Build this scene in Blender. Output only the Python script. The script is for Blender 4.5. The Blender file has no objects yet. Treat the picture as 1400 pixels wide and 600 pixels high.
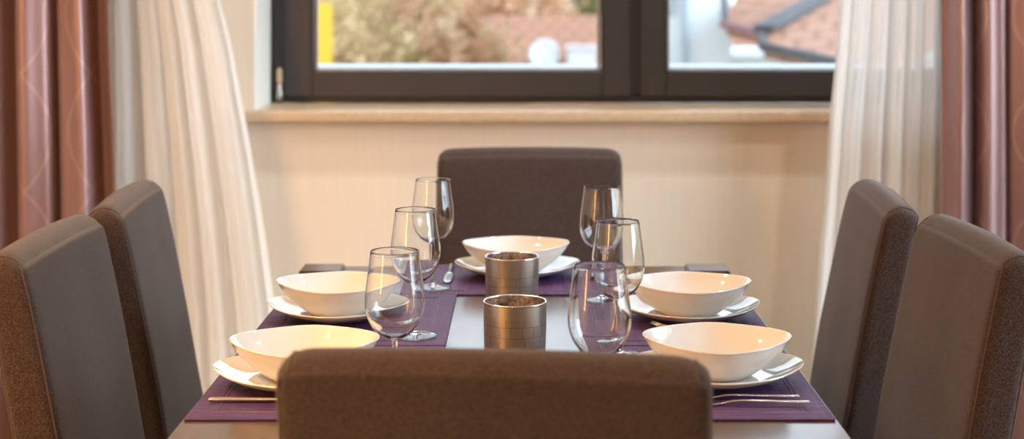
import bpy, bmesh, math, random
from mathutils import Vector, Matrix, noise
PI = math.pi
C = bpy.context.scene.collection
S = bpy.context.scene
EYE = 1.322            # camera height
F = 2100.0             # focal length in pixels of the 1400 wide frame

# ------------------------------------------------------------------ camera, world, light, exposure
cd = bpy.data.cameras.new('camera')
cam = bpy.data.objects.new('camera', cd); C.objects.link(cam)
cam.location = (0, 0, EYE); cam.rotation_euler = (PI/2, 0, 0)
cd.sensor_width = 36; cd.lens = 54
cd.shift_x = -16/1400; cd.shift_y = -300/1400
cd.clip_start = 0.02; cd.clip_end = 500
cd.dof.use_dof = True; cd.dof.focus_distance = 2.42; cd.dof.aperture_fstop = 3.5
S.camera = cam

S.view_settings.view_transform = 'Standard'; S.view_settings.look = 'None'
S.view_settings.gamma = 1; S.view_settings.use_curve_mapping = False
S.view_settings.exposure = 0.55
S.cycles.use_denoising = True
S.cycles.max_bounces = 14; S.cycles.diffuse_bounces = 5; S.cycles.glossy_bounces = 6
S.cycles.transmission_bounces = 12; S.cycles.transparent_max_bounces = 24
S.cycles.sample_clamp_indirect = 6

SKY = 2.05; SUNNY = 13.5
w = bpy.data.worlds.new('world'); S.world = w; w.use_nodes = True
wn = w.node_tree.nodes; wl = w.node_tree.links; wn.clear()
wo = wn.new('ShaderNodeOutputWorld'); wb = wn.new('ShaderNodeBackground')
tc = wn.new('ShaderNodeTexCoord'); sx = wn.new('ShaderNodeSeparateXYZ'); rp = wn.new('ShaderNodeValToRGB')
wl.new(tc.outputs['Generated'], sx.inputs[0]); wl.new(sx.outputs['Z'], rp.inputs[0])
rp.color_ramp.elements[0].position = 0.0; rp.color_ramp.elements[0].color = (0.83, 0.92, 1.0, 1)
rp.color_ramp.elements[1].position = 0.7; rp.color_ramp.elements[1].color = (0.66, 0.82, 1.0, 1)
wl.new(rp.outputs[0], wb.inputs[0])
# a veiled sun: one broad bright patch of overcast sky on the glazed-door side
vd = wn.new('ShaderNodeVectorMath'); vd.operation = 'DOT_PRODUCT'; wl.new(tc.outputs['Generated'], vd.inputs[0]); vd.inputs[1].default_value = Vector((0.85, -0.34, 0.40)).normalized()
mr = wn.new('ShaderNodeMapRange'); mr.interpolation_type = 'SMOOTHSTEP'; wl.new(vd.outputs['Value'], mr.inputs[0])
mr.inputs[1].default_value = 0.80; mr.inputs[2].default_value = 1.0; mr.inputs[3].default_value = SKY; mr.inputs[4].default_value = SUNNY
wl.new(mr.outputs[0], wb.inputs[1]); wl.new(wb.outputs[0], wo.inputs[0])

def portal(name, loc, rot, sx_, sy_):
    l = bpy.data.lights.new(name, 'AREA'); l.shape = 'RECTANGLE'; l.size = sx_; l.size_y = sy_
    l.cycles.is_portal = True
    o = bpy.data.objects.new(name, l); C.objects.link(o); o.location = loc; o.rotation_euler = rot
portal('window_portal', (0.34, 5.0, 1.62), (-PI/2, 0, 0), 2.3, 1.3)
portal('rear_window_portal', (0.85, -2.5, 1.2), (PI/2, 0, 0), 0.46, 2.2)
portal('door_portal', (2.35, 2.75, 1.12), (0, PI/2, 0), 2.3, 2.5)

# ------------------------------------------------------------------ material helpers
class NT:
    def __init__(s, name):
        s.m = bpy.data.materials.new(name); s.m.use_nodes = True
        s.t = s.m.node_tree; s.n = s.t.nodes; s.n.clear()
        s.out = s.n.new('ShaderNodeOutputMaterial')
    def node(s, kind, **kw):
        o = s.n.new(kind)
        for k, v in kw.items(): setattr(o, k, v)
        return o
    def link(s, a, b): s.t.links.new(a, b)
    def put(s, v, sock):
        if v is None: return
        if hasattr(v, 'is_output'): s.link(v, sock)
        else: sock.default_value = v
    def math(s, op, a, b=None, c=None):
        o = s.node('ShaderNodeMath', operation=op)
        s.put(a, o.inputs[0]); s.put(b, o.inputs[1]); s.put(c, o.inputs[2]); return o.outputs[0]
    def coord(s, kind='Object', scale=(1, 1, 1)):
        t = s.node('ShaderNodeTexCoord'); mp = s.node('ShaderNodeMapping')
        s.link(t.outputs[kind], mp.inputs[0]); mp.inputs['Scale'].default_value = scale
        return mp.outputs[0]
    def noise(s, vec, scale, detail=3, rough=0.5):
        o = s.node('ShaderNodeTexNoise'); s.link(vec, o.inputs['Vector'])
        o.inputs['Scale'].default_value = scale; o.inputs['Detail'].default_value = detail
        o.inputs['Roughness'].default_value = rough; return o.outputs['Fac']
    def ramp(s, fac, stops):
        o = s.node('ShaderNodeValToRGB'); s.link(fac, o.inputs[0]); e = o.color_ramp.elements
        while len(e) < len(stops): e.new(0.5)
        for i, (p, c) in enumerate(stops): e[i].position = p; e[i].color = (*c, 1)
        return o.outputs[0]
    def mix(s, fac, a, b):
        o = s.node('ShaderNodeMix', data_type='RGBA'); s.put(fac, o.inputs[0])
        for v, k in ((a, 6), (b, 7)):
            if isinstance(v, tuple) and len(v) == 3: v = (*v, 1)
            s.put(v, o.inputs[k])
        return o.outputs[2]
    def bump(s, h, strength=0.3, dist=0.001):
        o = s.node('ShaderNodeBump'); s.link(h, o.inputs['Height'])
        o.inputs['Strength'].default_value = strength; o.inputs['Distance'].default_value = dist
        return o.outputs[0]
    def pbr(s, col, rough=0.5, metal=0.0, bump=None, **kw):
        b = s.node('ShaderNodeBsdfPrincipled')
        if isinstance(col, tuple): col = (*col, 1)
        s.put(col, b.inputs['Base Color']); s.put(rough, b.inputs['Roughness']); s.put(metal, b.inputs['Metallic'])
        if bump is not None: s.link(bump, b.inputs['Normal'])
        for k, v in kw.items(): s.put(v, b.inputs[k.replace('_', ' ')])
        s.link(b.outputs[0], s.out.inputs[0]); return b

M = {}
def simple(name, col, rough=0.5, metal=0.0, **kw):
    t = NT(name)
    v = t.coord(); n = t.noise(v, 40)
    a = tuple(c*0.93 for c in col); b = tuple(min(1, c*1.07) for c in col)
    t.pbr(t.mix(n, a, b), rough, metal, **kw); M[name] = t.m; return t.m

# wall paint: beige with very fine upright ribs
t = NT('wall_paint'); v = t.coord(); g = t.coord(scale=(90, 90, 3)); n1 = t.noise(g, 1.0, 2); n2 = t.noise(v, 1.3, 3)
c = t.mix(n1, (0.66, 0.60, 0.50), (0.73, 0.67, 0.57)); c = t.mix(t.math('MULTIPLY', n2, 0.25), c, (0.69, 0.62, 0.50))
t.pbr(c, 0.75, bump=t.bump(n1, 0.15, 0.001)); M['wall'] = t.m
simple('white_plaster', (0.78, 0.80, 0.78), 0.6)
simple('ceiling_paint', (0.80, 0.80, 0.78), 0.8)
t = NT('floor_wood'); v = t.coord(scale=(1, 1, 1))
br = t.node('ShaderNodeTexBrick'); t.link(v, br.inputs[0]); br.inputs['Scale'].default_value = 1.0
br.inputs['Brick Width'].default_value = 1.2; br.inputs['Row Height'].default_value = 0.14; br.inputs['Mortar Size'].default_value = 0.003
br.inputs['Color1'].default_value = (0.20, 0.17, 0.14, 1); br.inputs['Color2'].default_value = (0.25, 0.21, 0.17, 1); br.inputs['Mortar'].default_value = (0.08, 0.05, 0.03, 1)
t.pbr(br.outputs['Color'], 0.4); M['floor'] = t.m
# sill stone
t = NT('sill_stone'); v = t.coord(); n = t.noise(v, 60, 5, 0.7); n2 = t.noise(t.coord(scale=(3, 20, 30)), 2, 4)
c = t.ramp(n, [(0.3, (0.44, 0.34, 0.23)), (0.6, (0.56, 0.45, 0.32)), (0.8, (0.64, 0.54, 0.40))])
c = t.mix(t.math('MULTIPLY', n2, 0.4), c, (0.42, 0.32, 0.21)); t.pbr(c, 0.35); M['stone'] = t.m
# window frame: anthracite
t = NT('anthracite_frame'); n = t.noise(t.coord(scale=(8, 8, 90)), 8, 2)
t.pbr(t.mix(n, (0.026, 0.025, 0.028), (0.033, 0.032, 0.035)), 0.45); M['frame'] = t.m
simple('gasket', (0.012, 0.014, 0.016), 0.6)
simple('spacer', (0.62, 0.68, 0.72), 0.35, 0.2)
simple('hinge_cap', (0.62, 0.50, 0.38), 0.35, 0.6)
simple('ledge_white', (0.50, 0.53, 0.56), 0.5)
# window glass: light goes straight through, a faint mirror on top
t = NT('window_glass'); tr = t.node('ShaderNodeBsdfTransparent'); gl = t.node('ShaderNodeBsdfGlossy'); mx = t.node('ShaderNodeMixShader'); fr = t.node('ShaderNodeFresnel')
tr.inputs[0].default_value = (0.97, 0.98, 0.98, 1); gl.inputs['Roughness'].default_value = 0.01; fr.inputs[0].default_value = 1.45
t.link(fr.outputs[0], mx.inputs[0]); t.link(tr.outputs[0], mx.inputs[1]); t.link(gl.outputs[0], mx.inputs[2]); t.link(mx.outputs[0], t.out.inputs[0]); M['pane'] = t.m
# table wood
t = NT('dark_table_wood'); v = t.coord(scale=(22, 1.2, 22)); n = t.noise(v, 3, 5, 0.6)
n2 = t.noise(t.coord(), 9, 3)
c = t.ramp(n, [(0.25, (0.045, 0.026, 0.018)), (0.55, (0.085, 0.050, 0.034)), (0.8, (0.11, 0.068, 0.046))])
t.pbr(c, t.math('MULTIPLY_ADD', n2, 0.08, 0.14), bump=t.bump(n, 0.05, 0.0006), Specular_IOR_Level=0.9); M['table'] = t.m
# chair upholstery
t = NT('brown_upholstery'); v = t.coord()
a = t.noise(v, 560, 2, 0.6); b = t.noise(v, 7, 4, 0.55)
c = t.ramp(a, [(0.32, (0.014, 0.008, 0.007)), (0.52, (0.046, 0.030, 0.026)), (0.72, (0.115, 0.078, 0.070))])
c = t.mix(t.math('MULTIPLY', b, 0.35), c, (0.050, 0.034, 0.029))
h = t.math('MULTIPLY', a, 1.2)
h = t.math('ADD', h, t.math('MULTIPLY', b, 1.5))
t.pbr(c, 0.9, bump=t.bump(h, 0.5, 0.0015), Sheen_Weight=0.20, Sheen_Roughness=0.5, Specular_IOR_Level=0.15)
M['fabric'] = t.m
simple('seam_thread', (0.075, 0.05, 0.04), 0.9)
simple('dark_leg_wood', (0.035, 0.022, 0.016), 0.4)
# placemat: ribbed purple cloth
t = NT('purple_cloth'); v = t.coord(); u = t.coord(scale=(8, 260, 260)); a = t.noise(u, 1.0, 2); u2 = t.coord(scale=(260, 8, 260)); a2 = t.noise(u2, 1.0, 2); b = t.noise(v, 16, 3)
k = t.math('ADD', t.math('MULTIPLY', a, 0.75), t.math('MULTIPLY', a2, 0.25))
c = t.ramp(k, [(0.35, (0.028, 0.011, 0.045)), (0.65, (0.105, 0.045, 0.150))])
c = t.mix(t.math('MULTIPLY', b, 0.25), c, (0.07, 0.03, 0.09))
t.pbr(c, 0.55, bump=t.bump(k, 0.8, 0.002), Specular_IOR_Level=0.25); M['mat'] = t.m
simple('mat_thread', (0.17, 0.10, 0.19), 0.5)
# glazed stoneware
t = NT('cream_glaze'); n = t.noise(t.coord(), 25, 2)
t.pbr(t.mix(n, (0.67, 0.665, 0.64), (0.70, 0.695, 0.67)), 0.05, Coat_Weight=0.5, Coat_Roughness=0.015); M['china'] = t.m
# clear glass
t = NT('clear_glass'); g = t.node('ShaderNodeBsdfGlass'); g.inputs['IOR'].default_value = 1.45; g.inputs['Roughness'].default_value = 0.0; g.inputs['Color'].default_value = (0.985, 0.99, 0.99, 1)
t.link(g.outputs[0], t.out.inputs[0]); M['glass'] = t.m
# mercury-glass tealight cup
t = NT('silvered_tile_metal'); uv = t.coord('UV')
br = t.node('ShaderNodeTexBrick'); t.link(uv, br.inputs[0])
br.inputs['Scale'].default_value = 1.0; br.inputs['Brick Width'].default_value = 0.019; br.inputs['Row Height'].default_value = 0.0165; br.inputs['Mortar Size'].default_value = 0.0006; br.inputs['Mortar Smooth'].default_value = 0.6
br.offset = 0.37; br.squash = 1.6; br.squash_frequency = 2
br.inputs['Color1'].default_value = (0.56, 0.53, 0.46, 1); br.inputs['Color2'].default_value = (0.49, 0.46, 0.39, 1); br.inputs['Mortar'].default_value = (0.20, 0.17, 0.13, 1)
sp = t.node('ShaderNodeSeparateXYZ'); t.link(uv, sp.inputs[0])
band = t.math('GREATER_THAN', sp.outputs['Y'], 0.078)
n = t.noise(t.coord(scale=(1, 1, 60)), 6, 4, 0.6); n2 = t.noise(t.coord(), 70, 4, 0.7)
c = t.mix(band, br.outputs['Color'], (0.53, 0.50, 0.43)); c = t.mix(t.math('MULTIPLY', n, 0.6), c, (0.40, 0.37, 0.31))
t.pbr(c, t.math('MULTIPLY_ADD', n2, 0.15, 0.26), 0.95, bump=t.bump(t.math('MULTIPLY', br.outputs['Fac'], -1.0), 0.12, 0.0004)); M['cup'] = t.m
t = NT('mottled_silver'); n = t.noise(t.coord(), 90, 5, 0.7)
t.pbr(t.ramp(n, [(0.30, (0.14, 0.09, 0.07)), (0.5, (0.55, 0.46, 0.40)), (0.65, (0.95, 0.88, 0.82))]), 0.25, 0.9); M['cup_inside'] = t.m
simple('bright_rim', (0.85, 0.80, 0.78), 0.12, 1.0)
simple('candle_wax', (0.75, 0.70, 0.62), 0.5)
simple('cutlery_steel', (0.62, 0.60, 0.58), 0.18, 1.0)
# curtains
t = NT('satin_drape'); uv = t.coord('UV'); sp = t.node('ShaderNodeSeparateXYZ'); t.link(uv, sp.inputs[0])
def ogee(sign):
    kk = t.math('MULTIPLY', sp.outputs['Y'], 2*PI/0.64)
    cc = t.math('MULTIPLY', t.math('COSINE', kk), 0.085*sign)
    x = t.math('DIVIDE', t.math('ADD', sp.outputs['X'], cc), 0.34)
    d = t.math('ABSOLUTE', t.math('SUBTRACT', t.math('FRACT', x), 0.5))
    return t.math('MULTIPLY', t.math('LESS_THAN', d, 0.013), 1.0)
ln = t.math('MAXIMUM', ogee(1), ogee(-1))
n = t.noise(t.coord('UV', scale=(500, 12, 1)), 1, 3); n2 = t.noise(t.coord('UV', scale=(2, 2, 2)), 3, 3)
c = t.mix(n, (0.24, 0.145, 0.145), (0.35, 0.225, 0.23)); c = t.mix(t.math('MULTIPLY', n2, 0.4), c, (0.33, 0.20, 0.20))
c = t.mix(t.math('MULTIPLY', ln, 0.38), c, (0.52, 0.38, 0.32))
t.pbr(c, 0.36, 0.45, bump=t.bump(n, 0.12, 0.0008), Sheen_Weight=0.4, Sheen_Roughness=0.35, Sheen_Tint=(0.95, 0.85, 1.0, 1), Specular_IOR_Level=0.6); M['drape'] = t.m
t = NT('sheer_voile'); uv = t.coord('UV'); n = t.noise(t.coord('UV', scale=(160, 2.0, 1)), 1, 4, 0.6)
df = t.node('ShaderNodeBsdfDiffuse'); tl = t.node('ShaderNodeBsdfTranslucent'); tr = t.node('ShaderNodeBsdfTransparent'); m1 = t.node('ShaderNodeMixShader'); m2 = t.node('ShaderNodeMixShader')
df.inputs[0].default_value = (0.92, 0.92, 0.91, 1); tl.inputs[0].default_value = (0.93, 0.94, 0.94, 1)
lw = t.node('ShaderNodeLayerWeight'); lw.inputs[0].default_value = 0.45
fac = t.math('ADD', t.math('MULTIPLY', lw.outputs['Facing'], 0.9), t.math('MULTIPLY_ADD', n, 0.60, 0.45)); fac = t.math('MINIMUM', fac, 0.97)
m1.inputs[0].default_value = 0.68; t.link(df.outputs[0], m1.inputs[1]); t.link(tl.outputs[0], m1.inputs[2])
t.link(fac, m2.inputs[0]); t.link(tr.outputs[0], m2.inputs[1]); t.link(m1.outputs[0], m2.inputs[2]); t.link(m2.outputs[0], t.out.inputs[0]); M['sheer'] = t.m
# outside
def tiles(name, c1, c2):
    t = NT(name); v = t.coord('UV'); br = t.node('ShaderNodeTexBrick'); t.link(v, br.inputs[0])
    br.inputs['Scale'].default_value = 1; br.inputs['Brick Width'].default_value = 0.30; br.inputs['Row Height'].default_value = 0.33; br.inputs['Mortar Size'].default_value = 0.035
    br.inputs['Color1'].default_value = (*c1, 1); br.inputs['Color2'].default_value = (*c2, 1); br.inputs['Mortar'].default_value = (*(x*0.45 for x in c1), 1)
    n = t.noise(v, 1.6, 4, 0.6); c = t.mix(t.math('MULTIPLY', n, 0.5), br.outputs['Color'], (0.33, 0.17, 0.10)); t.pbr(c, 0.8); M[name] = t.m
tiles('roof_tiles', (0.30, 0.115, 0.062), (0.25, 0.105, 0.064))
tiles('roof_tiles_pale', (0.34, 0.15, 0.085), (0.30, 0.14, 0.085))
simple('render_white', (0.50, 0.53, 0.54), 0.8)
simple('gutter_grey', (0.045, 0.043, 0.05), 0.6)
simple('zinc_pipe', (0.22, 0.25, 0.27), 0.6)
simple('yellow_paint', (0.50, 0.31, 0.012), 0.6)
simple('white_enamel', (0.48, 0.49, 0.50), 0.4)
simple('soffit_pink', (0.20, 0.10, 0.10), 0.8)
simple('bark', (0.10, 0.075, 0.06), 0.9)
simple('cream_render', (0.42, 0.33, 0.26), 0.8)
def leafmat(name, cols):
    t = NT(name); n = t.noise(t.coord(), 1.1, 3, 0.6); n2 = t.noise(t.coord(), 14, 2)
    c = t.ramp(n, [(0.30, cols[0]), (0.45, cols[1]), (0.58, cols[2]), (0.72, cols[3])]); c = t.mix(t.math('MULTIPLY', n2, 0.3), c, cols[1])
    b = t.pbr(c, 0.7); tl = t.node('ShaderNodeBsdfTranslucent'); t.link(c, tl.inputs[0]); mx = t.node('ShaderNodeMixShader'); mx.inputs[0].default_value = .45
    t.link(b.outputs[0], mx.inputs[1]); t.link(tl.outputs[0], mx.inputs[2]); t.link(mx.outputs[0], t.out.inputs[0]); M[name] = t.m
leafmat('leaves_gold', [(0.42, 0.34, 0.15), (0.52, 0.40, 0.21), (0.55, 0.38, 0.22), (0.56, 0.47, 0.23)])
leafmat('leaves_rust', [(0.46, 0.30, 0.18), (0.52, 0.28, 0.15), (0.54, 0.37, 0.24), (0.52, 0.42, 0.24)])
leafmat('leaves_green', [(0.12, 0.14, 0.06), (0.20, 0.21, 0.09), (0.30, 0.26, 0.11), (0.36, 0.30, 0.15)])
t = NT('meadow'); n = t.noise(t.coord(), 0.35, 5, 0.6)
t.pbr(t.ramp(n, [(0.3, (0.14, 0.14, 0.05)), (0.55, (0.30, 0.20, 0.10)), (0.75, (0.36, 0.25, 0.13))]), 0.9); M['meadow'] = t.m
# lamps
def emis(name, col, st):
    t = NT(name); e = t.node('ShaderNodeEmission'); e.inputs[0].default_value = (*col, 1); e.inputs[1].default_value = st; t.link(e.outputs[0], t.out.inputs[0]); M[name] = t.m
emis('lamp_orange', (1.0, 0.42, 0.10), 46.0)
emis('bulb_warm', (1.0, 0.72, 0.42), 60.0)
simple('brushed_nickel', (0.5, 0.48, 0.46), 0.3, 1.0)

# ------------------------------------------------------------------ mesh helpers
def link(name, me, mat, parent=None, smooth=True):
    if mat: me.materials.append(mat)
    if smooth:
        me.polygons.foreach_set('use_smooth', [True]*len(me.polygons))
    o = bpy.data.objects.new(name, me); C.objects.link(o); o.parent = parent; return o
def from_bm(name, bm, mat, parent=None, smooth=True, angle=None):
    me = bpy.data.meshes.new(name); bmesh.ops.recalc_face_normals(bm, faces=bm.faces); bm.to_mesh(me); bm.free()
    o = link(name, me, mat, parent, smooth)
    if angle: me.set_sharp_from_angle(angle=angle)
    return o
def tag(o, label=None, cat=None, group=None, kind=None):
    if label: o['label'] = label
    if cat: o['category'] = cat
    if group: o['group'] = group
    if kind: o['kind'] = kind
    return o
def empty(name, loc=(0, 0, 0), rz=0):
    o = bpy.data.objects.new(name, None); C.objects.link(o); o.location = loc; o.rotation_euler = (0, 0, rz); o.empty_display_size = 0.05; return o
def box(bm, x0, x1, y0, y1, z0, z1):
    vs = [bm.verts.new((x, y, z)) for x in (x0, x1) for y in (y0, y1) for z in (z0, z1)]
    for f in ((0, 1, 3, 2), (4, 6, 7, 5), (0, 4, 5, 1), (2, 3, 7, 6), (0, 2, 6, 4), (1, 5, 7, 3)): bm.faces.new([vs[i] for i in f])
def boxes(name, lst, mat, parent=None, bevel=0):
    bm = bmesh.new()
    for b in lst: box(bm, *b)
    if bevel: bmesh.ops.bevel(bm, geom=bm.edges[:], offset=bevel, segments=2, affect='EDGES', clamp_overlap=True)
    return from_bm(name, bm, mat, parent, bool(bevel), 0.7 if bevel else None)
def rbox(name, size, r, mat, parent=None, deform=None, n=(8, 12, 12), k=4):
    """Box of full size (sx,sy,sz) centred at 0 with all edges rounded to r; deform(Vector)->Vector."""
    h = [s/2 for s in size]
    def axis(hh, cnt):
        e = [-hh + r*(1-math.cos(PI/2*i/k)) for i in range(k)]; e[0] = -hh
        mid = [-hh+r + (2*hh-2*r)*i/cnt for i in range(cnt+1)]
        return e + mid + [-x for x in reversed(e)]
    ax = [axis(h[i], n[i]) for i in range(3)]
    bm = bmesh.new(); vd = {}
    def V(i, j, l):
        key = (i, j, l)
        if key not in vd:
            p = Vector((ax[0][i], ax[1][j], ax[2][l]))
            q = Vector([max(-h[a]+r, min(h[a]-r, p[a])) for a in range(3)])
            d = p-q
            if d.length > 1e-9:
                # cube-surface point -> sphere surface
                d = d.normalized()*r
            p = q+d
            vd[key] = bm.verts.new(deform(p) if deform else p)
        return vd[key]
    N = [len(a)-1 for a in ax]
    for i in range(N[0]):
        for j in range(N[1]):
            for l in (0, N[2]): bm.faces.new((V(i, j, l), V(i+1, j, l), V(i+1, j+1, l), V(i, j+1, l)))
    for i in range(N[0]):
        for l in range(N[2]):
            for j in (0, N[1]): bm.faces.new((V(i, j, l), V(i+1, j, l), V(i+1, j, l+1), V(i, j, l+1)))
    for j in range(N[1]):
        for l in range(N[2]):
            for i in (0, N[0]): bm.faces.new((V(i, j, l), V(i, j+1, l), V(i, j+1, l+1), V(i, j, l+1)))
    return from_bm(name, bm, mat, parent)
def spline(pts, per=6):
    P = [Vector(p) for p in pts]; P = [2*P[0]-P[1]] + P + [2*P[-1]-P[-2]]; out = []
    for i in range(1, len(P)-2):
        for s in range(per):
            u = s/per; a, b, c, d = P[i-1:i+3]
            out.append(0.5*((2*b)+(c-a)*u+(2*a-5*b+4*c-d)*u*u+(3*b-a-3*c+d)*u**3))
    out.append(P[-2]); return out
def tube(bm, pts, rad, seg=8, cap=True, flat=1.0):
    rings = []; P = [Vector(p) for p in pts]
    for i, p in enumerate(P):
        d = (P[min(i+1, len(P)-1)]-P[max(i-1, 0)]).normalized()
        up = Vector((0, 0, 1)) if abs(d.z) < 0.9 else Vector((1, 0, 0))
        s = d.cross(up).normalized(); u = s.cross(d)
        r = rad[i] if isinstance(rad, (list, tuple)) else rad
        rings.append([bm.verts.new(p+s*math.cos(2*PI*k/seg)*r+u*math.sin(2*PI*k/seg)*r*flat) for k in range(seg)])
    for a, b in zip(rings, rings[1:]):
        for k in range(seg): bm.faces.new((a[k], a[(k+1) % seg], b[(k+1) % seg], b[k]))
    if cap: bm.faces.new(rings[0]); bm.faces.new(rings[-1][::-1])
def lathe(name, prof, mat, parent=None, seg=64, uvr=None, rfun=None, zfun=None, closed=True, angle=None):
    """prof: list of (r, z); r=0 ends become poles. rfun(theta, r)->r, zfun(theta, r, z)->z"""
    bm = bmesh.new(); uvl = bm.loops.layers.uv.new('UVMap') if uvr else None; rings = []
    for r, z in prof:
        if r < 1e-7: rings.append([bm.verts.new((0, 0, z))])
        else:
            row = []
            for k in range(seg):
                th = 2*PI*k/seg; rr = rfun(th, r) if rfun else r; zz = zfun(th, r, z) if zfun else z
                row.append(bm.verts.new((rr*math.cos(th), rr*math.sin(th), zz)))
            rings.append(row)
    pairs = list(zip(rings, rings[1:]))
    if closed and len(rings[0]) > 1: pairs.append((rings[-1], rings[0]))
    for a, b in pairs:
        for k in range(seg):
            q = (k+1) % seg
            if len(a) == 1 and len(b) == 1: continue
            vs = [a[0], b[q], b[k]] if len(a) == 1 else ([a[k], a[q], b[0]] if len(b) == 1 else [a[k], a[q], b[q], b[k]])
            f = bm.faces.new(vs)
            if uvl:
                for lp in f.loops:
                    kk = (k if lp.vert in (a[k % len(a)], b[k % len(b)]) else k+1)
                    lp[uvl].uv = (kk/seg*2*PI*uvr, lp.vert.co.z)
    return from_bm(name, bm, mat, parent, True, angle)

def at(px, py, Y):
    return Vector(((px-716)*Y/F, Y, EYE-py*Y/F))

# ------------------------------------------------------------------ setting: the room
WY = 4.5; HX0, HX1, HZ0, HZ1 = -0.790, 1.468, 0.967, 2.27     # window hole
RX0, RX1, RY0, RZ1 = -2.25, 2.25, -2.4, 2.62
def struct(o): o['kind'] = 'structure'; return o
struct(boxes('wall_back', [(RX0-.2, HX0, WY, WY+.45, 0, RZ1), (HX1, RX1+.2, WY, WY+.45, 0, RZ1), (HX0, HX1, WY, WY+.45, 0, HZ0), (HX0, HX1, WY, WY+.45, HZ1, RZ1)], M['wall']))
struct(boxes('wall_left', [(RX0-.2, RX0, RY0, WY, 0, RZ1)], M['wall']))
DY0, DY1, DZ = 1.5, 4.0, 2.25                               # glazed opening in the right wall
struct(boxes('wall_right', [(RX1, RX1+.2, RY0, DY0, 0, RZ1), (RX1, RX1+.2, DY1, WY, 0, RZ1), (RX1, RX1+.2, DY0, DY1, DZ, RZ1)], M['wall']))
struct(boxes('wall_front', [(RX0-.2, .4, RY0-.2, RY0, 0, RZ1), (1.3, RX1+.2, RY0-.2, RY0, 0, RZ1), (.4, 1.3, RY0-.2, RY0, 0, .1), (.4, 1.3, RY0-.2, RY0, 2.3, RZ1), (.4, .62, RY0-.2, RY0, .1, 2.3), (1.08, 1.3, RY0-.2, RY0, .1, 2.3)], M['wall']))
struct(boxes('floor', [(RX0-.2, RX1+.2, RY0-.2, WY+.45, -0.15, 0)], M['floor']))
struct(boxes('ceiling', [(RX0-.2, RX1+.2, RY0-.2, WY+.45, RZ1, RZ1+.15)], M['ceiling_paint']))
struct(boxes('baseboard_back', [(RX0, RX1, WY-.015, WY, 0, .08)], M['white_plaster'], bevel=.003))
# white reveal lining and stone sill
struct(boxes('trim_1', [(HX0, HX0+.004, WY+.001, WY+.27, 1.0, HZ1), (HX1-.004, HX1, WY+.001, WY+.27, 1.0, HZ1), (HX0, HX1, WY+.001, WY+.27, HZ1-.004, HZ1)], M['white_plaster']))
struct(rbox('trim_2', (2.43, .34, .033), .006, M['stone'], deform=lambda p: p+Vector((.345, WY+.12, .9835)), n=(60, 6, 1)))
bpy.data.objects['trim_2'].data.name = 'sill'
# window
win = struct(empty('window_1', (0.345, 4.80, 1.0)))
def wbox(name, lst, mat, par, bevel=.003):
    o = boxes(name, [(a-.345, b-.345, c-4.80, d-4.80, e-1.0, f-1.0) for a, b, c, d, e, f in lst], mat, par, bevel); return o
def ringboxes(x0, x1, z0, z1, wl_, wr, wb_, wt, y0, y1):
    return [(x0, x0+wl_, y0, y1, z0, z1), (x1-wr, x1, y0, y1, z0, z1), (x0+wl_, x1-wr, y0, y1, z0, z0+wb_), (x0+wl_, x1-wr, y0, y1, z1-wt, z1)]
wbox('fixed_frame', ringboxes(-.785, 1.464, 1.001, 2.262, .045, .045, .03, .045, 4.79, 4.87) + [(.325, .37, 4.79, 4.87, 1.02, 2.23)], M['frame'], win)
for gx0, gx1, sx0, sx1 in ((-.657, .243, -.7455, .332), (.441, 1.341, .361, 1.43)):
    sash = wbox('sash', ringboxes(sx0, sx1, 1.0205, 2.235, gx0-sx0, sx1-gx1, .0785, .0785, 4.765, 4.85), M['frame'], win, .005)
    wbox('gasket', ringboxes(gx0-.001, gx1+.001, 1.098, 2.158,   .004, .004, .002, .004, 4.774, 4.786), M['gasket'], sash, 0)
    wbox('glazing_spacer', ringboxes(gx0+.004, gx1-.004, 1.100, 2.153, .010, .010, .006, .010, 4.80, 4.815), M['spacer'], sash, 0)
    wbox('pane', [(gx0-.002, gx1+.002, 4.7975, 4.7995, 1.097, 2.159)], M['pane'], sash, 0)
hg = boxes('hinge', [(-.7635-.345, -.7475-.345, -.052, -.034, .062, .112)], M['hinge_cap'], win, .004)
bm = bmesh.new(); tube(bm, [(-.756-.345, -.043, .012), (-.756-.345, -.043, .03), (-.756-.345, -.043, .063)], [.010, .009, .006], 14); hb = from_bm('hinge_pin', bm, M['brushed_nickel'], hg)
struct(boxes('trim_3', [(-1.0, 1.7, 4.87, 5.22, 1.078, 1.106)], M['ledge_white'], bevel=.004))
w2 = struct(empty('window_2', (.85, -2.5, .1)))
boxes('window_frame', [(-.225, -.17, -.03, .03, 0, 2.2), (.17, .225, -.03, .03, 0, 2.2), (-.17, .17, -.03, .03, 0, .08), (-.17, .17, -.03, .03, 2.12, 2.2)], M['frame'], w2, .004)
boxes('pane', [(-.17, .17, -.004, .004, .08, 2.12)], M['pane'], w2)
# glazed door in the right wall, behind the camera's view
door = struct(empty('door_1', (2.33, 2.75, 0)))
boxes('door_frame', [(-.03, .03, -1.25, -1.17, 0, 2.25), (-.03, .03, 1.17, 1.25, 0, 2.25), (-.03, .03, -1.17, 1.17, 2.17, 2.25), (-.03, .03, -1.17, 1.17, 0, .08), (-.03, .03, -.05, .05, .08, 2.17)], M['frame'], door, .004)
boxes('pane', [(-.004, .004, -1.17, -.05, .08, 2.17), (-.004, .004, .05, 1.17, .08, 2.17)], M['pane'], door)

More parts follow.
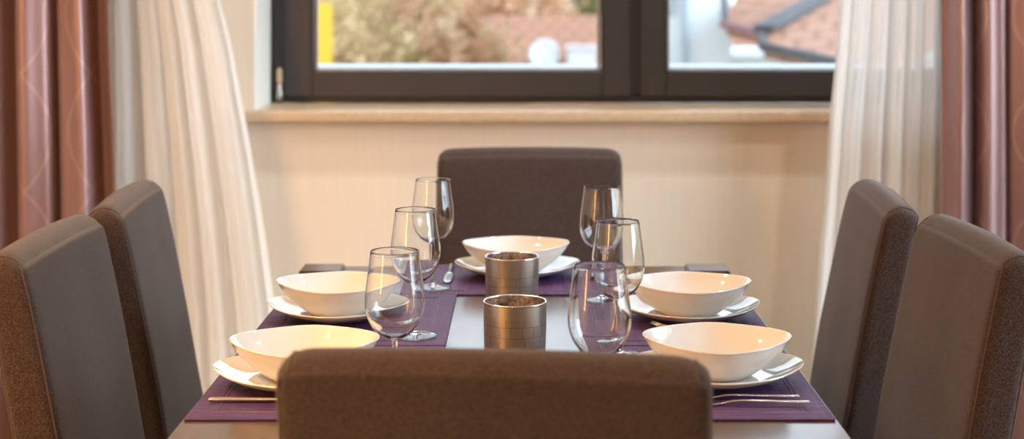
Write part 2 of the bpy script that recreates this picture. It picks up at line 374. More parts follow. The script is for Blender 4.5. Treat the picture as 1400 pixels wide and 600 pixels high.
# ------------------------------------------------------------------ lamps of the room, and added amber fill spots
def ceiling_spot(x, y, power, label, col=(1.0, .97, .92)):
    r = empty('ceiling_spotlight', (x, y, RZ1)); tag(r, label, 'lamp', 'recessed ceiling spotlights')
    lathe('housing', [(.030, -.001), (.045, -.001), (.047, -.006), (.043, -.012), (.030, -.010)], M['brushed_nickel'], r, 32)
    lathe('bulb', [(0, -.008), (.026, -.007), (.028, -.002), (0, -.001)], M['bulb_warm'], r, 24, closed=False)
    l = bpy.data.lights.new('spot_beam', 'SPOT'); l.energy = power; l.color = col; l.spot_size = 2.3; l.spot_blend = .7; l.shadow_soft_size = .05
    o = bpy.data.objects.new('spot_beam', l); C.objects.link(o); o.parent = r; o.location = (0, 0, -.03)
SPOT = 34; WARM = 105
for x, y, wd in ((-.6, 3.95, 'nearest the window over the table'), (.6, 3.95, 'nearest the window beside the sheer curtain'), 
                 (.6, .2, 'above the photographer'), (1.55, 3.3, 'over the far right chair by the drape')):
    ceiling_spot(x, y, SPOT, 'small round nickel spotlight recessed in the ceiling ' + wd)
for x, y, wd in ((-1.5, 3.3, 'over the chair by the bronze drape'), (-1.3, .7, 'over the floor lamp'), (-.55, -.35, 'behind the photographer'), (-1.75, 2.0, 'by the bare wall beside the lamp')):  # unseen amber spots, added to warm the chair sides and one drape
    ceiling_spot(x, y, WARM*(.35 if y > 3 else 1), 'small amber-toned fill spotlight added in the ceiling ' + wd, (1.0, .66, .38))
fl = empty('floor_lamp', (-1.62, 1.0, 0)); tag(fl, 'tall floor lamp with a slim glowing amber cylinder shade', 'lamp')
lathe('base', [(0, 0), (.15, 0), (.15, .012), (.13, .02), (.015, .028), (0, .028)], M['brushed_nickel'], fl, 40, closed=False)
lathe('pole', [(0, .028), (.010, .028), (.010, .92), (0, .92)], M['brushed_nickel'], fl, 16, closed=False)
lathe('lamp_shade', [(0, .92), (.045, .92), (.052, .93), (.052, 1.87), (.045, 1.88), (0, 1.88)], M['lamp_orange'], fl, 40, closed=False)

# ------------------------------------------------------------------ curtains
def curtain(name, xl, xr, y0, folds, amp, mat, uvw, ztop=2.585, zbot=.015, nx=220, nz=60, phase=0, thick=0, drift=.6, sharp=0.0, seed=0):
    bm = bmesh.new(); uvl = bm.loops.layers.uv.new('UVMap'); G = []
    for j in range(nz+1):
        z = ztop+(zbot-ztop)*j/nz; a, b = xl(z), xr(z); row = []
        for i in range(nx+1):
            u = i/nx
            wob = noise.noise(Vector((u*3.1+seed, z*.35, seed)))*drift
            ph = 2*PI*folds*u+phase+wob*2.2+.5*math.sin(u*9+seed)
            am = amp*(1+.45*noise.noise(Vector((u*5+seed*2, z*.6, 3))))
            s = math.sin(ph); s = s*(1-sharp)+sharp*math.copysign(abs(s)**.5, s)
            y = y0+am*s+.25*am*math.sin(2.3*ph+1)+.006*noise.noise(Vector((u*30, z*1.5, seed)))
            x = a+(b-a)*u+.35*am*math.cos(ph)*min(1, 8*u*(1-u))
            row.append((bm.verts.new((x, y, z)), u*uvw, z))
        G.append(row)
    for j in range(nz):
        for i in range(nx):
            q = (G[j][i], G[j][i+1], G[j+1][i+1], G[j+1][i]); f = bm.faces.new([v[0] for v in q])
            for lp, v in zip(f.loops, q): lp[uvl].uv = (v[1], v[2])
    me = bpy.data.meshes.new(name); bm.to_mesh(me); bm.free(); o = link(name, me, mat)
    if thick:
        md = o.modifiers.new('thickness', 'SOLIDIFY'); md.thickness = thick
    return o
def lerp(pts):
    def f(z):
        for (z0, v0), (z1, v1) in zip(pts, pts[1:]):
            if z >= z1 or (z1, v1) == pts[-1]:
                k = max(0, min(1, (z0-z)/(z0-z1))); return v0+(v1-v0)*k
        return v0
    return f
def track(pts, Y):     # edge given as seen heights, turned into a z -> x rule
    q = [at(px, py, Y) for px, py in pts]; q = [(p.z, p.x) for p in q]; return lerp([(3, q[0][1])]+q)
o = curtain('drape', lambda z: -1.90, lambda z: -1.12+.012*math.sin(z*3), 4.22, 6.5, .045, M['drape'], 1.7, thick=.0015, seed=4.2, phase=1.0)
tag(o, 'bronze brown satin drape with curved line pattern, beside the chairs lit by the lamp', 'curtain', 'satin drapes either side of the window')
o = curtain('drape', lambda z: 1.155+.006*math.sin(z*2), lambda z: 2.05, 4.24, 10.5, .038, M['drape'], 1.9, thick=.0015, seed=9.7, phase=2.2, sharp=.3)
tag(o, 'mauve satin drape with lilac highlights on its folds, overlapping the window end', 'curtain', 'satin drapes either side of the window')
YS = 4.33
o = curtain('sheer_curtain', lambda z: -1.17, track([(300, -10), (318, 60), (342, 190), (361, 300), (379, 430), (392, 600)], YS), YS, 5.5, .030, M['sheer'], 1.0, seed=1.3, phase=.4, nx=300)
tag(o, 'white sheer curtain flaring out at its foot, hanging clear of the window on bare wall', 'curtain', 'sheer curtains either side of the window')
o = curtain('sheer_curtain', track([(1152, -10), (1144, 90), (1137, 160), (1131, 250), (1122, 350), (1105, 600)], YS), lambda z: 1.22, YS, 7, .032, M['sheer'], 1.0, seed=6.1, phase=2, nx=300)
tag(o, 'white sheer curtain drawn over the window end, sash and sill showing through', 'curtain', 'sheer curtains either side of the window')

# ------------------------------------------------------------------ table
TX0, TX1, TY0, TY1, TZ = -.466, .428, 1.80, 3.303, .75
tcx, tcy = (TX0+TX1)/2, (TY0+TY1)/2
tab = tag(empty('dining_table', (tcx, tcy, 0)), 'dark brown rectangular dining table laid with purple placemats', 'table')
hw, hl = (TX1-TX0)/2, (TY1-TY0)/2
boxes('tabletop', [(-hw, hw, -hl, hl, TZ-.028, TZ)], M['table'], tab, .002)
boxes('apron', [(-hw+.08, hw-.08, -hl+.03, -hl+.05, .64, TZ-.028), (-hw+.08, hw-.08, hl-.05, hl-.03, .64, TZ-.028), (-hw+.03, -hw+.05, -hl+.08, hl-.08, .64, TZ-.028), (hw-.05, hw-.03, -hl+.08, hl-.08, .64, TZ-.028)], M['table'], tab)
for sx_ in (-1, 1):
    for sy_ in (-1, 1):
        cx_, cy_ = sx_*(hw-.0425+(.001)), sy_*(hl-.066)
        lg = boxes('leg', [(cx_-.035, cx_+.035, cy_-.025, cy_+.035, 0, .722), (cx_-.0435, cx_+.0435, cy_-.045, cy_+.045, .7225, TZ+.009)], M['table'], tab, .0025)

# ------------------------------------------------------------------ chairs
BT = .95
def back_def(p):
    # p: centred, x thickness, y width, z height; foot at .43, front face vertical-ish at .54 and leaning back above
    h = p.z+.69
    k = max(0, min(1, (h-.43)/(BT-.43)))
    th = 1.0-.12*k                       # thinner at the top
    x = (p.x-.038)*th                    # front face at x=0
    x -= .175*(h-.54)+.05*(h-.54)**2
    x += .004*math.sin(p.y*9+h*5)*0.5
    y = p.y*(1-.008*k)
    cr = .034; dz = .26-p.z              # rounded upper corners
    if dz < cr: y *= 1-(cr-math.sqrt(max(0, cr*cr-(cr-max(0, dz))**2)))*.75/.2325
    crown = .004*(1-(p.y/.23)**2)*max(0, k-.55)/.45
    bulge = .006*(1-(p.y/.23)**2)*(1 if p.x > .01 else 0)*math.sin(PI*min(1, k))
    n = noise.noise(Vector((p.y*9, h*7, p.x*20)))*.0022
    top = max(0, min(1, (p.z-.19)/.07)); ax_ = min(abs(p.x), .033)      # rolled over from front to rear
    h -= .50*ax_**2/.034*top*top
    return Vector((x+bulge+n, y, h+crown))
def make_chair():
    r = empty('dining_chair')
    rbox('backrest', (.076, .465, .52), .018, M['fabric'], r, back_def, n=(4, 26, 28), k=5)
    # welted seams round the two side faces of the back
    for s in (-1, 1):
        bm = bmesh.new(); e = Vector((.038, .2325, .26)); rr = .018
        def on(x, z):
            p = Vector((x, s*.2325, z)); q = Vector([max(-e[a]+rr, min(e[a]-rr, p[a])) for a in range(3)]); return back_def(q+(p-q).normalized()*(rr+.0003))
        path = [on(.038, -.25+.50*i/40) for i in range(41)]+[on(.038-.076*i/10, .26) for i in range(11)]+[on(-.038, .25-.50*i/40) for i in range(41)]
        tube(bm, path, .0016, 6)
        from_bm('side_seam', bm, M['seam_thread'], r)
    def seat_def(p):
        k = 1 if p.z > .02 else 0
        return Vector((p.x+.17, p.y*(.95-.5*p.x), p.z+.44+.012*k*(1-(p.x/.2)**2)*(1-(p.y/.2)**2)))
    rbox('seat', (.385, .36, .10), .022, M['fabric'], r, seat_def, n=(14, 14, 3))
    for x, y, tx in ((.33, .15, 0), (.33, -.15, 0), (-.01, .15, -.05), (-.01, -.15, -.05)):
        bm = bmesh.new(); v = []
        for z, hw_, dx in ((0, .015, tx), (.40, .021, 0)):
            v.append([bm.verts.new((x+dx+a*hw_, y+b*hw_, z)) for a, b in ((-1, -1), (1, -1), (1, 1), (-1, 1))])
        for k in range(4): bm.faces.new((v[0][k], v[0][(k+1) % 4], v[1][(k+1) % 4], v[1][k]))
        bm.faces.new(v[0]); bm.faces.new(v[1][::-1]); bmesh.ops.bevel(bm, geom=bm.edges[:], offset=.002, segments=1, affect='EDGES')
        from_bm('leg', bm, M['dark_leg_wood'], r, False)
    return r
def copy_tree(o, parent=None):
    c = o.copy(); C.objects.link(c); c.parent = parent
    for ch in list(o.children): copy_tree(ch, c)
    return c
chair0 = make_chair()
R = math.radians
chairs = [((-.6575, 2.475), R(.5), 'brown upholstered chair, nearest on the knife side of the table, lamp-lit edge'),
          ((-.664, 3.005), R(4), 'brown upholstered chair before the bronze drape, tucked behind the nearest one on its side'),
          ((.617, 2.475), R(181), 'brown upholstered chair, nearest in front of the mauve drape'),
          ((.592, 3.015), R(176), 'brown upholstered chair before the window-end sheer, beyond the nearest one there'),
          ((.015, 3.745), R(-90), 'brown upholstered chair at the head of the table under the window sill'),
          ((-.022, 1.735), R(84.5), 'brown upholstered chair closest to the camera, blurred, seen from behind')]
for i, ((x, y), rz, lb) in enumerate(chairs):
    c_ = chair0 if i == 0 else copy_tree(chair0)
    c_.location = (x, y, 0); c_.rotation_euler = (0, 0, rz); tag(c_, lb, 'chair', 'upholstered chairs round the dining table')

# ------------------------------------------------------------------ placemats
MW, ML, MT = .333, .438, .0028
def make_mat():
    r = empty('placemat'); h = MT/2
    def d(p): return Vector((p.x, p.y, p.z+h+.00035*noise.noise(Vector((p.x*18, p.y*18, 0)))))
    rbox('cloth', (MW, ML, MT), .0012, M['mat'], r, d, n=(30, 36, 1), k=2)
    bm = bmesh.new()
    for off in (.030, .036):
        x, y = MW/2-off, ML/2-off
        for a, b in (((-x, -y), (x, -y)), ((x, -y), (x, y)), ((x, y), (-x, y)), ((-x, y), (-x, -y))):
            tube(bm, [(a[0], a[1], MT+.0003), ((a[0]+b[0])/2, (a[1]+b[1])/2, MT+.0003), (b[0], b[1], MT+.0003)], .0006, 5)
    from_bm('stitching', bm, M['mat_thread'], r); return r
mat0 = make_mat()
lx, rx_ = -.462+MW/2, .424-MW/2
for i, (x, y, rz, lb) in enumerate(((lx, 2.305, 0, 'purple ribbed placemat under the front plate on the knife side, warm lit corner'),
        (lx, 2.750, 0, 'purple ribbed placemat under the farther plate on the knife side'),
        (rx_, 2.305, 0, 'purple ribbed placemat under the front plate and two forks'),
        (rx_, 2.750, 0, 'purple ribbed placemat under the farther plate, forks side'),
        (-.02, 3.137, PI/2, 'purple ribbed placemat at the head of the table before the far chair'))):
    m = mat0 if i == 0 else copy_tree(mat0)
    m.location = (x, y, TZ+.0006); m.rotation_euler = (0, 0, rz); tag(m, lb, 'placemat', 'purple placemats')
TM = TZ+MT+.0010

# ------------------------------------------------------------------ plates and bowls
def soft(th, k): return 1-k*(1-math.cos(4*th))*.5+.018*math.cos(2*th)+.006*(math.cos(8*th)-1)
PR = .126; BR = .1105
def make_plate():
    prof = [(0, .0035), (.045, .0035), (.050, .0), (.056, .0), (.060, .004), (.085, .0075), (.105, .0135), (.118, .0195), (.1262, .0250)]
    inner = [(.1268, .0262), (.1262, .0274), (.1245, .0268), (.112, .0215), (.098, .0155), (.080, .0095), (.060, .0078), (0, .0075)]
    pr = [prof[0], prof[1], prof[2], prof[3]] + [tuple(v)[:2] for v in [(p.x, p.y) for p in spline([(a, b, 0) for a, b in prof[4:]+inner], 4)]]
    rf = lambda th, r: r*(1+(soft(th, .06)-1)*min(1, max(0, (r-.05)/.05)))
    zf = lambda th, r, z: z+max(0, (r-.07)/.056)**1.5*(.0008*math.cos(4*th)+.0022*math.cos(2*th))
    return lathe('dinner_plate', pr, M['china'], None, 96, rfun=rf, zfun=zf, closed=False)
def make_bowl():
    outer = [(.040, .003), (.044, 0), (.049, 0), (.053, .003), (.068, .0120), (.085, .0255), (.099, .0400), (.1078, .0540)]
    inner = [(.1092, .0556), (.1088, .0570), (.1068, .0562), (.097, .0425), (.083, .0280), (.066, .0152), (.048, .0080), (.024, .0060), (0, .0056)]
    pr = [(0, .003), outer[0], outer[1], outer[2]] + [(p.x, p.y) for p in spline([(a, b, 0) for a, b in outer[3:]+inner], 4)]
    rf = lambda th, r: r*(1+(soft(th, .075)-1)*min(1, max(0, (r-.045)/.04)))
    zf = lambda th, r, z: z+max(0, (r-.05)/.06)**1.5*(.0004*math.cos(4*th)+.0024*math.cos(2*th))
    return lathe('soup_bowl', pr, M['china'], None, 96, rfun=rf, zfun=zf, closed=False)
p0, b0 = make_plate(), make_bowl()
for i, (px, py, bx, by, rz, w1) in enumerate(((-.330, 2.275, -.325, 2.280, .05, 'front on the knife side, partly behind the blurred chair'),
        (-.330, 2.750, -.332, 2.752, -.04, 'behind a wine glass on the knife side'),
        (.288, 2.295, .289, 2.300, -.05, 'at the front beside the two forks'),
        (.293, 2.745, .296, 2.750, .06, 'farther back on the fork side'),
        (-.013, 3.170, -.016, 3.180, .03, 'at the head of the table before the far chair'))):
    p = p0 if i == 0 else p0.copy(); b = b0 if i == 0 else b0.copy()
    if i: C.objects.link(p); C.objects.link(b)
    p.location = (px, py, TM+.0002); p.rotation_euler = (0, 0, rz); b.location = (bx, by, TM+.0082); b.rotation_euler = (0, 0, rz*.6)
    tag(p, 'cream plate under a bowl, ' + w1, 'plate', 'cream plates on the placemats')
    tag(b, 'cream pointed-rim bowl, ' + w1, 'bowl', 'cream bowls on the plates')

# ------------------------------------------------------------------ wine glasses
def make_glass():
    r = empty('wine_glass')
    out = [(.0045, .0945), (.0085, .0962), (.0165, .0995), (.0270, .1075), (.0355, .1190), (.0405, .1320), (.0424, .1450), (.0418, .1610), (.0392, .1800), (.0365, .1990), (.0345, .2152)]
    th = .0007
    rz = lambda q: [(a, .2142-(.2162-b)*1.035) for a, b in q]
    inn = [(.0338, .2155), (.0358, .1990), (.0385, .1800), (.0411, .1610), (.0417, .1450), (.0398, .1323), (.0348, .1200), (.0263, .1090), (.0160, .1018), (.0080, .0998)]
    o_ = [(p.x, p.y) for p in spline([(a, b, 0) for a, b in out], 4)]; i_ = [(p.x, p.y) for p in spline([(a, b, 0) for a, b in inn], 4)]
    lathe('bowl', rz([(0, .0940)] + o_ + [(.0340, .2162)] + i_ + [(0, .0995)]), M['glass'], r, 72, closed=False)
    st = [(.0060, .0082), (.0046, .0120), (.0039, .0200), (.0036, .0430), (.0036, .0660), (.0039, .0800), (.0044, .0868)]
    lathe('stem', [(0, .0082)] + [(p.x, p.y) for p in spline([(a, b, 0) for a, b in st], 4)] + [(0, .0870)], M['glass'], r, 32, closed=False)
    ft = [(.0345, .0), (.0353, .0009), (.0346, .0019), (.0260, .0026), (.0150, .0040), (.0085, .0062), (.0058, .0079)]
    lathe('foot', [(0, .0), (.033, .0)] + [(p.x, p.y) for p in spline([(a, b, 0) for a, b in ft], 4)] + [(0, .0080)], M['glass'], r, 64, closed=False)
    return r
g0 = make_glass()
for i, (x, y, lb) in enumerate(((-.182, 2.167, 'clear wine glass on the knife side, nearest the blurred chair, bowl before the cream bowls'),
        (-.183, 2.596, 'clear wine glass, middle of the three in line on the knife side'),
        (-.179, 3.030, 'clear wine glass farthest of the three on the knife side, edge against the dark chair'),
        (.101, 2.050, 'clear wine glass nearest the camera beside the metal cup, foot hidden by the blurred chair'),
        (.151, 2.459, 'clear wine glass, middle of the three on the fork side, against the pale wall'),
        (.148, 2.910, 'clear wine glass farthest of the three on the fork side, wholly before the dark chair'))):
    g = g0 if i == 0 else copy_tree(g0)
    mz = TM if i in (0, 1, 2, 4, 5) else TZ+.0006
    mz = TM+.0007
    g.location = (x, y, mz); g.rotation_euler = (0, 0, i*.7); tag(g, lb, 'glass', 'wine glasses on the table')

# ------------------------------------------------------------------ tealight cups
def make_cup():
    r = empty('tealight_cup')
    lathe('shell', [(0, 0), (.0440, 0), (.0462, .0015), (.0475, .008), (.0490, .05), (.0497, .0975)], M['cup'], r, 96, uvr=.05, closed=False)
    lathe('lining', [(.0470, .0975), (.0462, .05), (.0450, .010), (.040, .005), (0, .005)], M['cup_inside'], r, 64, closed=False)
    lathe('rim', [(.0470, .0970), (.0497, .0970), (.0502, .0988), (.0490, .1002), (.0474, .0995)], M['bright_rim'], r, 96)
    return r
c0 = make_cup()
c1 = copy_tree(c0)
for c_, x, y, lb in ((c0, -.0137, 2.413, 'silvery tile-patterned tealight cup, the nearer of the pair, with a warm streak'), (c1, -.0215, 2.835, 'silvery tile-patterned tealight cup, the farther one, before the head bowl')):
    c_.location = (x, y, TZ+.0004); c_.rotation_euler = (0, 0, .4 if c_ is c0 else 2.2); tag(c_, lb, 'candle holder', 'metal tealight cups down the table')

# ------------------------------------------------------------------ cutlery
def flat_strip(bm, pts):   # pts: (x along, half width, z centre, half thickness)
    rings = []
    for x, w_, z, h in pts:
        rings.append([bm.verts.new((x, w_*math.cos(a)*(1 if abs(math.cos(a)) > .5 else 1), z+h*math.sin(a))) for a in [2*PI*k/12 for k in range(12)]])
    for a, b in zip(rings, rings[1:]):
        for k in range(12): bm.faces.new((a[k], a[(k+1) % 12], b[(k+1) % 12], b[k]))
    bm.faces.new(rings[0]); bm.faces.new(rings[-1][::-1])
def sp4(pts, per=5):
    a = spline([(p[0], p[1], p[2]) for p in pts], per); hs = []
    for i in range(len(pts)-1):
        for s in range(per): hs.append(pts[i][3]+(pts[i+1][3]-pts[i][3])*s/per)
    hs.append(pts[-1][3]); return [(v.x, max(v.y, .0006), v.z, h) for v, h in zip(a, hs)]
def make_knife():
    r = empty('table_knife'); bm = bmesh.new()
    flat_strip(bm, sp4([(0, .0030, .0042, .002), (.004, .0048, .0042, .0033), (.03, .0046, .0042, .0035), (.07, .0038, .0040, .0033), (.098, .0034, .0040, .003), (.105, .0040, .0040, .003)])); from_bm('handle', bm, M['cutlery_steel'], r)
    bm = bmesh.new(); flat_strip(bm, sp4([(.105, .0040, .0040, .0022), (.115, .0085, .0036, .0012), (.16, .0092, .0032, .001), (.19, .0080, .003, .0009), (.208, .0020, .003, .0006)])); from_bm('blade', bm, M['cutlery_steel'], r)
    return r
def make_fork():
    r = empty('table_fork'); bm = bmesh.new()
    flat_strip(bm, sp4([(0, .0025, .0062, .0010), (.004, .0056, .0062, .0014), (.02, .0052, .0060, .0014), (.06, .0036, .0068, .0015), (.10, .0026, .0070, .0017), (.122, .0028, .0035, .0017), (.135, .0070, .0022, .0012), (.150, .0105, .0028, .0011), (.156, .0108, .004, .0010)])); from_bm('handle', bm, M['cutlery_steel'], r)
    for k in range(4):
        y = -.009+.006*k; bm = bmesh.new()
        tube(bm, [(.154, y, .0035), (.168, y, .0062), (.184, y*.97, .0088), (.199, y*.94, .0135)], [.0017, .0015, .0013, .0007], 6); from_bm('tine', bm, M['cutlery_steel'], r)
    return r
k0 = make_knife(); f0 = make_fork()
def put(o, x, y, rz, z=TM): o.location = (x, y, z); o.rotation_euler = (0, 0, rz)
put(k0, -.445, 2.170, R(.2)); tag(k0, 'steel knife on the front purple placemat, handle pointing away from the blurred chair', 'knife', 'table knives')
k1 = copy_tree(k0); put(k1, -.448, 2.615, R(.5)); tag(k1, 'steel knife behind the front cream bowl, only its blade tip showing', 'knife', 'table knives')
k2 = copy_tree(k0); put(k2, -.152, 3.283, R(-90.5)); tag(k2, 'steel knife at the head of the table, dark blade pointing at the camera', 'knife', 'table knives')
put(f0, .392, 2.182, R(179.2)); tag(f0, 'steel fork beside the front plate, the one nearer the plate', 'fork', 'table forks')
f1 = copy_tree(f0); put(f1, .401, 2.150, R(178.6)); tag(f1, 'steel fork beside the front plate, the one nearer the mat edge', 'fork', 'table forks')
f2 = copy_tree(f0); put(f2, .406, 2.576, R(159)); tag(f2, 'steel fork behind the front bowl with only its raised tine tips showing', 'fork', 'table forks')
f3 = copy_tree(f0); put(f3, .140, 3.283, R(-90)); tag(f3, 'steel fork at the head of the table behind the stemmed glasses', 'fork', 'table forks')

# ------------------------------------------------------------------ outside the window
GZ = -3.4
struct(boxes('ground', [(-90, 90, 6.5, 150, GZ-.3, GZ), (6.5, 90, -60, 6.5, GZ-.3, GZ)], M['meadow']))
bpy.data.objects['ground'].name = 'ground'
post = boxes('yellow_post', [(-.085, .085, -.085, .085, 0, 4.69), (-.11, .11, -.11, .11, 0, .12)], M['yellow_paint'], None, .02)
post.location = (at(442, 0, 16).x, 16, GZ); tag(post, 'bright yellow post beyond the window beside the autumn trees', 'post')
def slab(name, P, th, mat, parent, uv=True):
    """planar polygon with thickness; UVs follow the slope"""
    bm = bmesh.new(); uvl = bm.loops.layers.uv.new('UVMap')
    P = [Vector(p) for p in P]; n = (P[1]-P[0]).cross(P[2]-P[0]).normalized(); n = n if n.z > 0 else -n
    top = [bm.verts.new(p) for p in P]; bot = [bm.verts.new(p-n*th) for p in P]; fs = [bm.faces.new(top), bm.faces.new(bot[::-1])]
    m = len(P)
    for k in range(m): fs.append(bm.faces.new((top[k], top[(k+1) % m], bot[(k+1) % m], bot[k])))
    ux = Vector((0, 0, 1)).cross(n); ux = ux.normalized() if ux.length > 1e-4 else Vector((1, 0, 0)); uy = n.cross(ux)
    for f in fs:
        for lp in f.loops: lp[uvl].uv = (lp.vert.co.dot(ux), lp.vert.co.dot(uy))
    return from_bm(name, bm, mat, parent, False)
# red-roofed house seen through the first sash
rh = tag(empty('house', (4.2, 27, GZ)), 'distant house with a long red tiled roof, beyond the yellow post', 'house')
o_ = Vector((4.2, 27, GZ))
def L(*p): return Vector(p)-o_
x0_, x1_ = -1.6, 10
slab('roof', [L(x0_, 22, -1.5), L(x1_, 22, -1.5), L(x1_, 28, 1.05), L(x0_+.9, 28, 1.05)], .15, M['roof_tiles'], rh)
slab('roof', [L(x0_+.9, 28, 1.05), L(x1_, 28, 1.05), L(x1_, 34, -1.5), L(x0_, 34, -1.5)], .15, M['roof_tiles'], rh)
boxes('wall', [(-5.3, 5.5, -4.4, 6.4, 0, 1.75)], M['cream_render'], rh)
bm = bmesh.new(); tube(bm, [L(x0_-.05, 21.95, -1.6), L(x1_, 21.95, -1.6)], .07, 8); from_bm('gutter', bm, M['gutter_grey'], rh)
def on_roof(y): return -1.5+(y-22)*(2.55/6)
# dish and chimney
dy = 25.9; dz = on_roof(dy)
ds = tag(empty('satellite_dish', (at(744, 0, dy).x, dy, dz-.02)), 'round white satellite dish standing on the distant red roof', 'satellite dish')
bm = bmesh.new(); tube(bm, [(0, .1, 0), (0, .1, .22), (0, .06, .26)], .02, 8); from_bm('mast', bm, M['zinc_pipe'], ds)
dd = lathe('dish', [(0, .0), (.12, .012), (.20, .035), (.255, .065), (.26, .075), (.20, .045), (.12, .022), (0, .01)], M['white_enamel'], ds, 40, closed=False); dd.rotation_euler = (R(75), 0, 0); dd.location = (0, .03, .26)
bm = bmesh.new(); tube(bm, [(0, .02, .05), (0, -.26, .20)], .012, 6); tube(bm, [(0, -.26, .17), (0, -.26, .23)], .03, 8); from_bm('receiver_arm', bm, M['zinc_pipe'], ds)
ch = tag(empty('roof_chimney', (at(795, 0, dy).x, dy, dz-.05)), 'square white rendered chimney on the distant red roof beside the dish', 'chimney')
boxes('stack', [(-.24, .24, -.2, .2, 0, .40)], M['white_enamel'], ch, .01); boxes('cap', [(-.28, .28, -.24, .24, .40, .45)], M['white_enamel'], ch, .01)

# white neighbour house seen through the second sash: wall, downpipe, two hipped roofs
nh = tag(empty('house', (3.5, 17.5, GZ)), 'white rendered neighbouring house with stepped red hipped roofs and a downpipe', 'house')
o_ = Vector((3.5, 17.5, GZ))
a = at(893, 0, 16.0).x
boxes('wall', [(a-3.5, at(1000, 0, 16).x-3.5, -1.5, 3, 0, 5.6), (at(1000, 0, 16).x-3.5-.3, 5.5, -1.3, 3, 0, 4.1)], M['render_white'], nh)
bm = bmesh.new(); q = at(937, 0, 15.93); tube(bm, [(q.x-3.5, q.y-17.5, 0), (q.x-3.5, q.y-17.5, 2.5), (q.x-3.5, q.y-17.5, 5.5)], .035, 10); from_bm('downpipe', bm, M['zinc_pipe'], nh)
bm = bmesh.new(); box(bm, at(914, 0, 15.95).x-3.5, at(924, 0, 15.95).x-3.5, -1.56, -1.5, at(0, 18, 15.95).z-GZ, at(0, 18, 15.95).z-GZ+1.1); from_bm('window', bm, M['zinc_pipe'], nh, False)
def A(px, py, Y): return at(px, py, Y)-o_
# upper roof
slab('roof', [A(990, 31, 15.2), A(1044, 44, 14.3), A(1230, -65, 17.2), A(1040, -75, 18.4)], .13, M['roof_tiles_pale'], nh)
def beam(name, p, q, w_, h, mat):
    bm = bmesh.new(); d = (q-p).normalized(); s = d.cross(Vector((0, 0, 1))).normalized(); u = s.cross(d)
    vs = [bm.verts.new(c+s*a_*w_+u*b_*h) for c in (p, q) for a_, b_ in ((-1, -1), (1, -1), (1, 1), (-1, 1))]
    for k in range(4): bm.faces.new((vs[k], vs[(k+1) % 4], vs[4+(k+1) % 4], vs[4+k]))
    bm.faces.new(vs[:4]); bm.faces.new(vs[4:][::-1]); return from_bm(name, bm, mat, nh, False)
beam('gutter', A(990, 33, 15.15), A(1046, 47, 14.25), .05, .035, M['soffit_pink'])
beam('gutter', A(989, -8, 15.6), A(991, 33, 15.15), .03, .03, M['gutter_grey'])
beam('valley_flashing', A(1044, 39, 14.2), A(1150, -18, 15.9), .10, .03, M['gutter_grey'])
# lower roof
slab('roof', [A(1044, 60, 13.9), A(1190, 92, 12.9), A(1420, -20, 15.6), A(1160, -20, 16.0), A(1046, 44, 14.3)], .13, M['roof_tiles_pale'], nh)
beam('gutter', A(1042, 63, 13.85), A(1192, 95, 12.85), .05, .04, M['gutter_grey'])
beam('gutter', A(1042, 44, 14.25), A(1044, 64, 13.85), .04, .03, M['gutter_grey'])

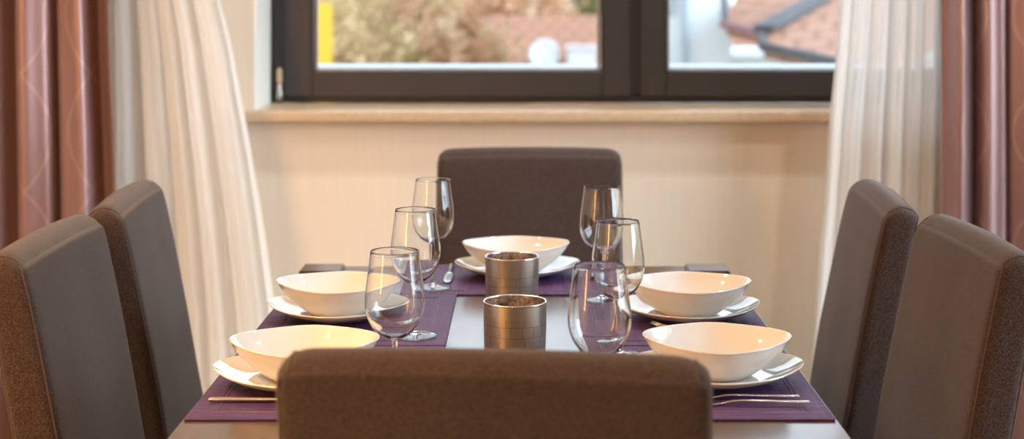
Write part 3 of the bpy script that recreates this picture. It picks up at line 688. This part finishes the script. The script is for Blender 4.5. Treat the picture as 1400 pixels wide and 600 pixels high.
# autumn trees
def make_tree(name, x, y, rx, rz_, cz, mat, nl, seed, label, size=.13):
    rnd = random.Random(seed); r = empty(name, (x, y, GZ)); tag(r, label, 'tree', 'autumn trees beyond the window')
    bm = bmesh.new(); H = cz-GZ
    tube(bm, [(0, 0, 0), (.05, 0, H*.5), (0, .05, H)], [.16, .12, .05], 8)
    for k in range(9):
        a = k*2.4; e = Vector((math.cos(a)*rx*.7, math.sin(a)*rx*.7, H+rz_*(.5*math.sin(k*1.7))))
        tube(bm, [(0, 0, H*.55+.1*k), (e.x*.4, e.y*.4, H*.75+.05*k), e], [.06, .04, .012], 6)
    from_bm('trunk', bm, M['bark'], r)
    V_, Fc = [], []
    cl = [Vector((rnd.gauss(0, .45)*rx, rnd.gauss(0, .45)*rx, H+rnd.gauss(0, .45)*rz_)) for _ in range(45)]
    for _ in range(nl):
        c_ = rnd.choice(cl); p = c_+Vector((rnd.gauss(0, .16)*rx, rnd.gauss(0, .16)*rx, rnd.gauss(0, .16)*rz_))
        d = Vector((rnd.gauss(0, 1), rnd.gauss(0, 1), rnd.gauss(0, 1))).normalized(); e = d.orthogonal().normalized(); f = d.cross(e); s = size*rnd.uniform(.6, 1.3)
        b = len(V_); V_ += [p-e*s, p-f*s*.5, p+e*s, p+f*s*.5]; Fc.append((b, b+1, b+2, b+3))
    me = bpy.data.meshes.new('foliage'); me.from_pydata([tuple(v) for v in V_], [], Fc); link('foliage', me, M[mat], r, False)
for i, (px, y, rx, rz_, cz, mt, nm, lb) in enumerate((
        (486, 17.5, .75, 1.2, .0, 'leaves_gold', 'autumn_tree', 'pale gold autumn tree directly beside the yellow post'),
        (543, 19.3, .80, 1.3, .1, 'leaves_gold', 'autumn_tree', 'golden green autumn tree in the middle of the tree line'),
        (604, 18.2, .65, 1.3, .1, 'leaves_rust', 'autumn_tree', 'rust orange autumn tree beside the red roofed house'),
        (652, 20.8, .38, 1.0, -.5, 'leaves_rust', 'autumn_tree', 'slim rust coloured tree in front of the end of the red roof'),
        (512, 13.0, .45, .45, -.3, 'leaves_gold', 'autumn_tree', 'low yellow leaved tree closest to the window'),
        (420, 30, 2.0, 2.0, .2, 'leaves_rust', 'autumn_tree', 'orange tree far behind the yellow post'),
        (500, 36, 2.2, 2.0, .4, 'leaves_gold', 'autumn_tree', 'broad pale gold tree far behind the tree line'),
        (625, 50, 2.2, 2.0, .4, 'leaves_rust', 'autumn_tree', 'broad tan orange tree far behind, next to the ridge'),
        (715, 38, 1.9, 1.7, .1, 'leaves_rust', 'autumn_tree', 'orange brown tree standing behind the red roofed house'),
        (800, 58, 2.4, 1.9, .9, 'leaves_green', 'autumn_tree', 'green tree behind the ridge of the red roofed house'))):
    make_tree(nm, at(px, 0, y).x, y, rx, rz_, cz, mt, 9000 if y < 25 else 7000, 10+i, lb, .07 if y < 25 else .13)
